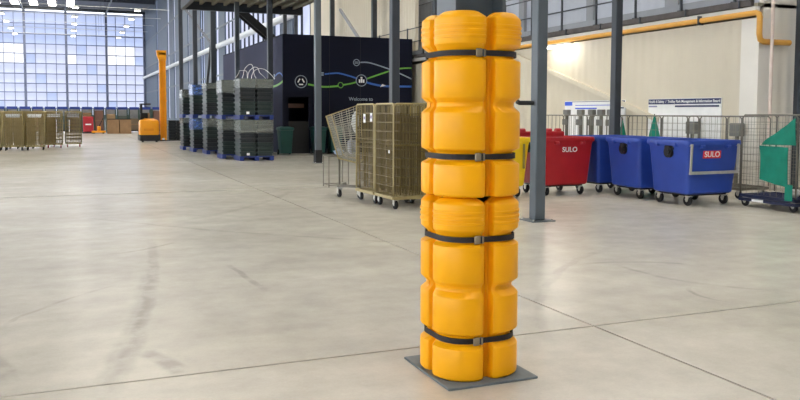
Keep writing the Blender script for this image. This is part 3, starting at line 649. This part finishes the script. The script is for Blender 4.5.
# cages behind the bins and along the right
GB = 'galvanised cages parked behind the bins'
for k, (x, y, l) in enumerate(((11.95, 11.80, 'galvanised roll cage right behind the front blue bin'), (12.0, 12.95, 'galvanised roll cage before the large notice board'), (12.0, 14.05, 'galvanised roll cage by the left end of the large notice board'),
                   (12.0, 15.35, 'galvanised roll cage just left of the dark column behind the bins'), (12.0, 16.5, 'galvanised roll cage before the blue-headed board'), (12.0, 17.65, 'galvanised roll cage farthest left behind the bins'))):
    roll_cage(l, GALVD if k > 2 else GALV, GALVD, (x, y, 0), 0, .72, 1.06, 1.55, 4 if k > 2 else 5, 2 if k > 2 else 9, .010 if k > 2 else .005, GB, 'lr', False, False)
rc = roll_cage('galvanised roll cage with blue base at the right edge, green cloth hung on it', GALV, GALVD, (11.22, 9.93, 0), 0, .80, 1.14, 1.58, 6, 12, .0045, None, 'lrb', False, False, .015, None, NBASE)
MB().box(-.42, .42, -.59, .59, .10, .15).build('base_skirt', NBASE, rc); MB().box(-.425, -.42, .06, .30, .105, .148).build('base_label', WHITE, rc)
# green cloth: triangular flap above a hanging rectangle
gc = thing('green_cloth', 'green cloth with a slanted top flap hung on the right cage', 'cloth', (10.745, 9.75, 0))
def cloth(name, poly, x, parent, th=.012, n=14):
    """sheet over a yz polygon given as left/right edges, with gentle folds"""
    (l0, l1), (r0, r1) = poly; rows = []
    front = []; back = []
    for i in range(n+1):
        for j in range(n+1):
            a, b = i/n, j/n; lo = Vector(l0).lerp(Vector(r0), a); hi = Vector(l1).lerp(Vector(r1), a); p = lo.lerp(hi, b)
            f = .012*math.sin(a*9+b*3)+.008*math.sin(a*17-b*5)+.012*math.sin(b*4+a*2); front.append((x+f-th, p.x, p.y)); back.append((x+f, p.x, p.y))
    N1 = len(front); fs = []
    for i in range(n):
        for j in range(n):
            q = (i*(n+1)+j, (i+1)*(n+1)+j, (i+1)*(n+1)+j+1, i*(n+1)+j+1); fs.append(q); fs.append(tuple(N1+k for k in q[::-1]))
    ed = [j for j in range(n)] and [(i*(n+1), (i+1)*(n+1)) for i in range(n)]+[(i*(n+1)+n, (i+1)*(n+1)+n) for i in range(n)]+[(j, j+1) for j in range(n)]+[(n*(n+1)+j, n*(n+1)+j+1) for j in range(n)]
    for a, b in ed: fs.append((a, b, b+N1, a+N1))
    return MB().add(front+back, fs).build(name, GREENB, parent, 60)
cloth('hanging_sheet', (((.27, .50), (.29, 1.07)), ((-.29, .40), (-.30, 1.06))), 0, gc)
cloth('top_flap', (((.22, 1.085), (.20, 1.11)), ((-.46, 1.10), (-.46, 1.53))), -.045, gc)
tag(MB().box(10.70, 10.715, 9.33, 9.47, .20, .46).build('cloth_tail', GREENB), 'narrow green strip hanging low below the green cloth', 'cloth')
lump('red_sack', 'dark red sack in the cage at the right edge', 'sack', mat('red_sack', (150, 34, 44), .7), (11.15, 8.86, .62), (.18, .16, .34), 12)
roll_cage('galvanised roll cage cut off by the right edge, holding a red sack', GALV, GALVD, (11.22, 8.62, 0), 0, .80, 1.06, 1.58, 6, 12, .0045, None, 'lrb', False, False, .015, None, NBASE)
lump('plastic_bag', 'clear plastic bag crumpled on the blue cage base at right', 'bag', PBAG, (10.98, 9.55, .30), (.10, .10, .07), 21)

# odd grey heads and posts seen over the cages
HG = 'grey box-headed stands behind the cages'
GH = mat('grey_box_head', (112, 112, 108), .5)
for y, l in ((18.75, 'grey box-headed stand farthest left over the bins'), (18.1, 'grey box-headed stand second from left over the bins'), (17.6, 'grey box-headed stand third from left over the bins'), (17.2, 'grey box-headed stand fourth from left over the bins'), (16.8, 'grey box-headed stand next to the dark column')):
    t = thing('box_headed_stand', l, 'stand', (12.85, y, 0), 0, HG)
    MB().cbox(-.06, .06, -.11, .11, 1.56, 1.70, .012).build('head', GH, t); MB().bar((0, 0, .04), (0, 0, 1.56), .07, .07).build('post', GALVD, t); MB().cbox(-.2, .2, -.2, .2, 0, .04, .01).build('foot', BLACK, t); MB().bar((-.05, -.13, 1.36), (-.05, .13, 1.36), .03, .16).build('handle', GH, t)
for (y, z, l) in ((14.30, 1.28, 'dark grey box before the large white notice board'), (12.98, 1.26, 'dark grey box at the right of the notice board')):
    t = thing('wall_box', l, 'box', (13.22, y, 0)); MB().cbox(-.08, .08, -.14, .14, z-.14, z+.14, .01).build('housing', GH, t); MB().bar((0, 0, .03), (0, 0, z-.14), .06, .06).build('post', GALVD, t); MB().cbox(-.12, .12, -.15, .15, 0, .03, .01).build('foot', BLACK, t)
def cone_bag(label, loc, h, r):
    n = 14; R = []
    for k, (z, q) in enumerate(((0, 1), (.12, 1.02), (.4, .72), (.7, .42), (.92, .16), (1, .05))): R.append([(r*q*math.cos(i*2*PI/n)*(1+.12*math.sin(3*i)), r*q*math.sin(i*2*PI/n)*(1+.12*math.cos(3*i)), z*h) for i in range(n)])
    t = thing('green_sack', label, 'sack', loc); MB().loft(R).build('cloth_body', GREENB, t, 50); MB().tube([(0, 0, h), (.0, .0, h+.04)], .012, 6).build('tie', BLACK, t); return t
cone_bag('green draped sack standing in the cages above the middle blue bin', (12.0, 14.15, .22), 1.33, .26)
cone_bag('small green draped sack just right of the dark column', (12.0, 15.25, .22), 1.22, .2)

# notice boards
nb = thing('notice_board', 'large white notice board with navy heading strip on the cream wall', 'board', (BX, 0, 0))
MB().box(-.03, -.002, 13.60, 16.0, .55, 1.96).build('panel', WHITE, nb)
HN = mat('navy_print', (36, 44, 92), .5); HB = mat('bright_blue_print', (52, 92, 214), .5)
MB().box(-.036, -.03, 13.61, 15.99, 1.825, 1.95).build('heading_strip', HN, nb)
MB().box(-.036, -.03, 13.66, 15.05, 1.755, 1.795).build('sub_strip', HN, nb); MB().box(-.036, -.03, 15.68, 15.98, 1.755, 1.79).build('sub_strip', mat('mauve_print', (140, 134, 168), .5), nb)
text('Health & Safety  /  Trolley Park Management & Information Board', .088, WHITE, nb, (-.038, 14.8, 1.888), (PI/2, 0, -PI/2), 'heading_lettering', .001)
nb2 = thing('notice_board', 'white notice board with bright blue heading strip, left on the cream wall', 'board', (BX, 0, 0))
MB().box(-.03, -.002, 16.9, 19.62, .8, 1.95).build('panel', WHITE, nb2)
MB().box(-.036, -.03, 19.25, 19.61, 1.82, 1.93).build('heading_strip', HB, nb2); MB().box(-.036, -.03, 16.91, 17.3, 1.80, 1.94).build('heading_strip', HN, nb2)
MB().box(-.036, -.03, 17.3, 19.25, 1.918, 1.932).build('rule_line', HN, nb2); MB().box(-.036, -.03, 17.3, 19.1, 1.815, 1.832).build('rule_line', HB, nb2); MB().box(-.036, -.03, 18.1, 19.1, 1.72, 1.755).build('rule_line', HB, nb2); MB().box(-.036, -.03, 16.95, 17.25, 1.73, 1.765).build('rule_line', HN, nb2)

# green bins against the navy wall
def green_bin(label, x, y):
    t = thing('wheelie_bin', label, 'bin', (x, y, 0), 0, 'green bins along the navy wall')
    MB().loft([rrect(.20, .22, .04, .06), rrect(.25, .28, .04, .92), rrect(.28, .31, .05, .93), rrect(.28, .31, .05, .98)]).build('body', GBIN, t, 35)
    MB().loft([rrect(.28, .32, .05, .98), rrect(.27, .31, .05, 1.03), rrect(.15, .2, .05, 1.07)]).build('lid', GBIN, t, 35)
    for sx in (-1, 1): MB().cyl((sx*.2, .2, .1), (sx*.25, .2, .1), .1, 14).build('wheel', RUBBER, t, 35)
green_bin('green bin at the left of the navy hatch, beside the crate stack', 7.6, 29.55)
green_bin('green bin just left of the light grey slim column', 8.95, 29.7)
green_bin('green bin between the slim column and the wire cages', 9.62, 29.7)

# ================================================================== CRATE STACKS
cr_me = {}
def crate_mesh(w_, d_, h_, m):
    mb = MB(); mb.loft([rrect(w_/2-.035, d_/2-.035, .03, 0, 2), rrect(w_/2-.03, d_/2-.03, .03, h_*.55, 2), rrect(w_/2-.028, d_/2-.028, .03, h_*.6, 2), rrect(w_/2, d_/2, .03, h_*.62, 2), rrect(w_/2, d_/2, .03, h_*.97, 2)])
    me = mb.mesh('crate'); me.materials.append(m); return me
CA, CB = crate_mesh(.56, 1.0, .15, CRATE), crate_mesh(.56, 1.0, .15, CRATE2)
def pallet(label, x, y, z, group):
    t = thing('plastic_pallet', label, 'pallet', (x, y, z), 0, group)
    MB().cbox(-.58, .58, -.52, .52, .11, .15, .01).build('deck', PALB, t)
    for fx in (-.5, 0, .5): MB().cbox(fx-.07, fx+.07, -.52, .52, 0, .11, .01).build('runner', PALB, t)
    return t
ORD = ['first', 'second', 'third', 'fourth', 'fifth', 'sixth', 'seventh', 'eighth', 'ninth', 'tenth', 'eleventh', 'twelfth', 'thirteenth', 'fourteenth', 'fifteenth', 'sixteenth', 'seventeenth']
STK = [(5.78, 26.70, 'nearest stack', 0, 8), (5.46, 28.15, 'second nearest stack', 0, 8), (5.42, 31.25, 'third stack', 1, 8), (5.20, 33.2, 'fourth stack', 1, 8), (5.06, 35.2, 'farthest stack', 1, 7)]
for si, (x, y, nm, ci, nt_) in enumerate(STK):
    for tier in (0, 1):
        zb = tier*1.36; tn = ('lower tier', 'upper tier')[tier]
        pallet('blue plastic pallet under the %s of the %s of crates' % (tn, nm), x, y, zb, 'blue pallets under the crates')
        nl = 8 if tier == 0 else nt_
        for k in range(nl):
            for sx in (-1, 1):
                o = link('stacking_crate', CA if (ci+k // 3) % 2 == 0 else CB, None, (x+sx*.285, y, zb+.151+k*.15)); o['category'] = 'crate'
                o['label'] = '%s crate %s from bottom, %s column, %s of the %s' % (('dark green', 'black')[0 if (ci+k // 3) % 2 == 0 else 1], ORD[k], ('left', 'right')[sx > 0], tn, nm); o['group'] = 'crates in the %s, %s' % (nm, tn)
        f = MB(); zt = zb+.151+nl*.15
        R = lambda i, z: rrect(.572-i, .505-i, .03, z, 2, x, y)
        fh = (.42, .36, .30, .44, .22)[(si+tier*2) % 5]; f.loft([R(0, zt-fh), R(0, zt-.01), R(.004, zt-.01), R(.004, zt-fh), R(0, zt-fh)], False, False)
        tag(f.build('stretch_film', FILMB if si == 3 else FILM), '%s plastic film wrapped round the top crates of the %s, %s' % ('bluish' if si == 3 else 'pale', nm, tn), 'film', 'films round the crate stacks')
        if si == 0: tag(MB().box(x-.34, x-.24, y-.512, y-.507, zb+.18, zb+.26).build('paper_label', WHITE), 'small white label on the front of the nearest stack, %s' % tn, 'label')
loops = [(5.35, 26.4), (5.55, 26.5), (5.75, 26.6), (5.95, 26.75)]
for k, (x, y) in enumerate(loops):
    z0 = 2.73; hh = (.28, .42, .34, .38)[k]; pts = [(x-.22+(.44+.1*k)*i/12+.05*math.sin(i*.9+k), y+.05*math.sin(i), z0+hh*math.sin(PI*i/12)*(1+.15*math.sin(i*.8+2*k))) for i in range(13)]
    tag(MB().tube(pts, .009, 6).build('loose_strap', WHITE, None, 60), ('leftmost', 'second from left', 'third from left', 'rightmost')[k]+' loose white strap arching on top of the nearest crate stack', 'strap', 'loose straps on the nearest stack')

# ================================================================== REACH TRUCK
tk = thing('pallet_truck', 'orange yellow stand-on truck with a tall mast at the far left', 'truck', (4.02, 44.6, 0))
MB().cbox(-.52, .55, -.45, .75, .06, .42, .05).build('chassis', BLACK, tk)
bd = MB().loft([rrect(.48, .42, .12, .26, 4), rrect(.50, .44, .10, .38, 4), rrect(.50, .44, .10, 1.05, 4), rrect(.46, .40, .12, 1.16, 4), rrect(.22, .22, .1, 1.26, 4)]).build('body_cover', TRUCK, tk, 35)
MB().cbox(-.30, .20, -.446, -.43, .60, .72, .005).build('name_plate', mat('amber_plate', (226, 140, 14), .5), bd)
ms = MB(); ms.box(.56, .66, -.2, -.02, .05, 4.88); ms.box(.80, .90, -.2, -.02, .05, 4.88); 
mast = ms.build('mast', TRUCK, tk); MB().box(.66, .80, -.14, -.06, .2, 4.85).build('mast_plate', TRUCK, mast)
for z in (.9, 2.2, 3.5, 4.7): MB().box(.55, .91, -.22, -.2, z-.05, z+.05).build('mast_crosspiece', TRUCK, mast)
MB().loft([[(.42, -.22, 4.88), (.93, -.22, 4.88), (.93, 0, 4.88), (.42, 0, 4.88)], [(.45, -.22, 4.62), (.93, -.22, 4.62), (.93, 0, 4.62), (.45, 0, 4.62)], [(.55, -.22, 4.35), (.93, -.22, 4.35), (.93, 0, 4.35), (.55, 0, 4.35)]]).build('mast_head', TRUCK, mast)
MB().cbox(-.40, -.05, -.1, .3, 1.20, 1.55, .03).build('console', BLACK, tk); MB().bar((-.38, .4, .4), (-.38, .4, 2.0), .09, .09).build('guard_post', BLACK, tk); MB().bar((-.38, -.2, 1.2), (-.38, -.2, 2.0), .09, .09).build('guard_post', BLACK, tk); MB().cbox(-.45, .1, -.25, .45, 1.98, 2.05, .02).build('guard_roof', BLACK, tk)
for x in (-.35, .35): MB().cyl((x-.05, -.3, .11), (x+.05, -.3, .11), .11, 14).build('wheel', RUBBER, tk, 35)
for y in (-.15, .35): MB().box(.55, 1.75, y-.07, y+.07, .05, .10).build('fork', BLACK, tk)
for k in range(7):
    for sx in (0, 1):
        o = link('stacking_crate', CB, None, (5.22+sx*.42-.02, 44.75, .105+k*.151)); o.scale = (.74, .9, 1); o['category'] = 'crate'; o['label'] = 'black crate %s from bottom, %s column, beside the orange yellow truck' % (ORD[k], ('left', 'right')[sx]); o['group'] = 'crates on the truck forks'

# ================================================================== FAR LEFT CAGES AND GOODS
FG = 'nested bronze cages in the far left row'
proto = None
REDW = mat('red_castor', (170, 40, 50), .6)
k = 0
cages_far = [(-2.85, 36.6, 0), (-2.05, 36.6, 0), (-1.25, 36.7, 0), (-2.6, 38.3, 0), (-1.7, 38.3, 0), (-.55, 38.7, 1), (.24, 39.4, 1), (-.85, 39.9, 1), (-3.65, 36.6, 0), (-4.45, 36.6, 0)]
FARW = mat('far_bronze_wire', (150, 132, 88), .5, .1, .15, 5)
fp = [roll_cage('bronze wire roll cage in the far left row, grey wheels', FARW, BRASST, (0, -900, 0), 0, .74, .86, 1.60, 9, 7, .03, FG, 'lrbf', True, True, .025, None, None, .17),
      roll_cage('bronze wire roll cage with red wheels in the far left row', FARW, BRASST, (0, -900, 0), 0, .66, .86, 1.60, 10, 9, .03, FG+', red wheels', 'lrbf', True, True, .025, REDW, None, .17)]
for o in fp:
    MB().box(-.25, .25, -.445, -.437, 1.36, 1.50).build('paper_tag', WHITE, o)
names_far = ['bronze cage at the front of the far left row, third from its right end', 'bronze cage at the front of the far left row, second from its right end', 'bronze cage at the right end of the far left front row',
             'bronze cage in the second row, behind the front far left cages', 'bronze cage in the second row, at its right end with grey wheels', 'red-wheeled bronze cage nearest the grey-wheeled cages', 'red-wheeled bronze cage rightmost of the far left group',
             'red-wheeled bronze cage tucked behind the other two', 'bronze cage cut off by the left picture edge', 'bronze cage beyond the left picture edge']
for i, (x, y, kd) in enumerate(cages_far[:9]):
    c = fp[kd]
    used = [fp[0].location.y > -800, fp[1].location.y > -800]
    if not used[kd]: c.location = (x, y, 0); c['label'] = names_far[i]
    else: dup(c, (x, y, 0), random.uniform(-.015, .015), names_far[i])

# goods line by the far docks
FR = 'stored goods along the far docks'
BLS = mat('blue_top_rail', (40, 62, 140), .5)
GCAGE = mat('green_cage_wire', (60, 84, 72), .5)
for i in range(17):
    x = -7.2+.86*i
    t = thing('goods_rack', 'rack', 'rack', (x, 66.0, 0), 0, FR)
    t['label'] = 'blue-topped goods rack, %s from the left in the far line' % ORD[i]
    for sx in (-.36, .36):
        for sy in (-.4, .4): MB().box(sx-.03, sx+.03, sy-.03, sy+.03, 0, 1.85).build('upright', GCAGE, t)
    MB().box(-.36, .36, -.44, -.36, 1.78, 1.98).build('top_rail', BLS, t); MB().box(-.38, .38, -.42, .42, .10, .18).build('base', BLACK, t); MB().box(-.38, .38, .38, .42, .18, 1.85).build('back', mat('pale_back', (150, 152, 150), .7), t)
    tint = [(150, 118, 84), (168, 140, 104), (120, 104, 84), (130, 96, 82), (96, 104, 96)][i*3 % 5]
    hh = (1.35, 1.1, 1.5, .9, 1.25)[i*2 % 5]
    mc = mat('far_goods_%d' % (i*3 % 5), tint, .85); lo = MB().cbox(-.31, .31, -.33, .33, .18, .18+hh, .02).build('carton', mc, t); MB().box(-.31, .31, -.335, -.33, .16+hh*.5, .2+hh*.5).build('tape', CARD, lo)
rb = thing('red_container', 'red container with white lettering among the far goods', 'container', (1.42, 63.6, 0))
MB().cbox(-.36, .36, -.3, .3, .12, 1.25, .04).build('body', mat('far_red', (176, 40, 52), .6), rb); MB().box(-.2, .2, -.306, -.3, .62, .72).build('white_mark', WHITE, rb); MB().box(-.40, .40, -.34, .34, 0, .12).build('base', BLACK, rb)
for (x, y, l) in ((3.1, 62.6, 'open cardboard pallet box left of the truck, left of the two'), (3.95, 62.6, 'open cardboard pallet box left of the truck, right of the two')):
    t = thing('pallet_box', l, 'box', (x, y, 0), 0, 'pallet boxes left of the truck')
    MB().box(-.4, .4, -.5, .5, 0, .13).build('pallet', CARD, t)
    for (a, b, c, d) in ((-.4, .4, -.5, -.47), (-.4, .4, .47, .5), (-.4, -.37, -.47, .47), (.37, .4, -.47, .47)): MB().box(a, b, c, d, .13, 1.05).build('side', CARD, t)
    MB().box(-.41, .41, -.505, -.46, 1.04, 1.10).build('rim', BLACK, t)
po = thing('pump_truck', 'small orange hand pallet truck parked among the far goods', 'pallet truck', (2.12, 62.4, 0))
MB().cbox(-.5, .45, -.25, .25, .08, .22, .02).build('forks', TRUCK, po); MB().cbox(-.12, .12, -.12, .12, .22, .55, .03).build('pump', TRUCK, po); MB().bar((0, 0, .5), (.3, 0, 1.15), .05, .05).build('handle', BLACK, po)
for x in (-.35, .3): MB().cyl((x, -.1, .08), (x, .1, .08), .08, 10).build('wheel', RUBBER, po)
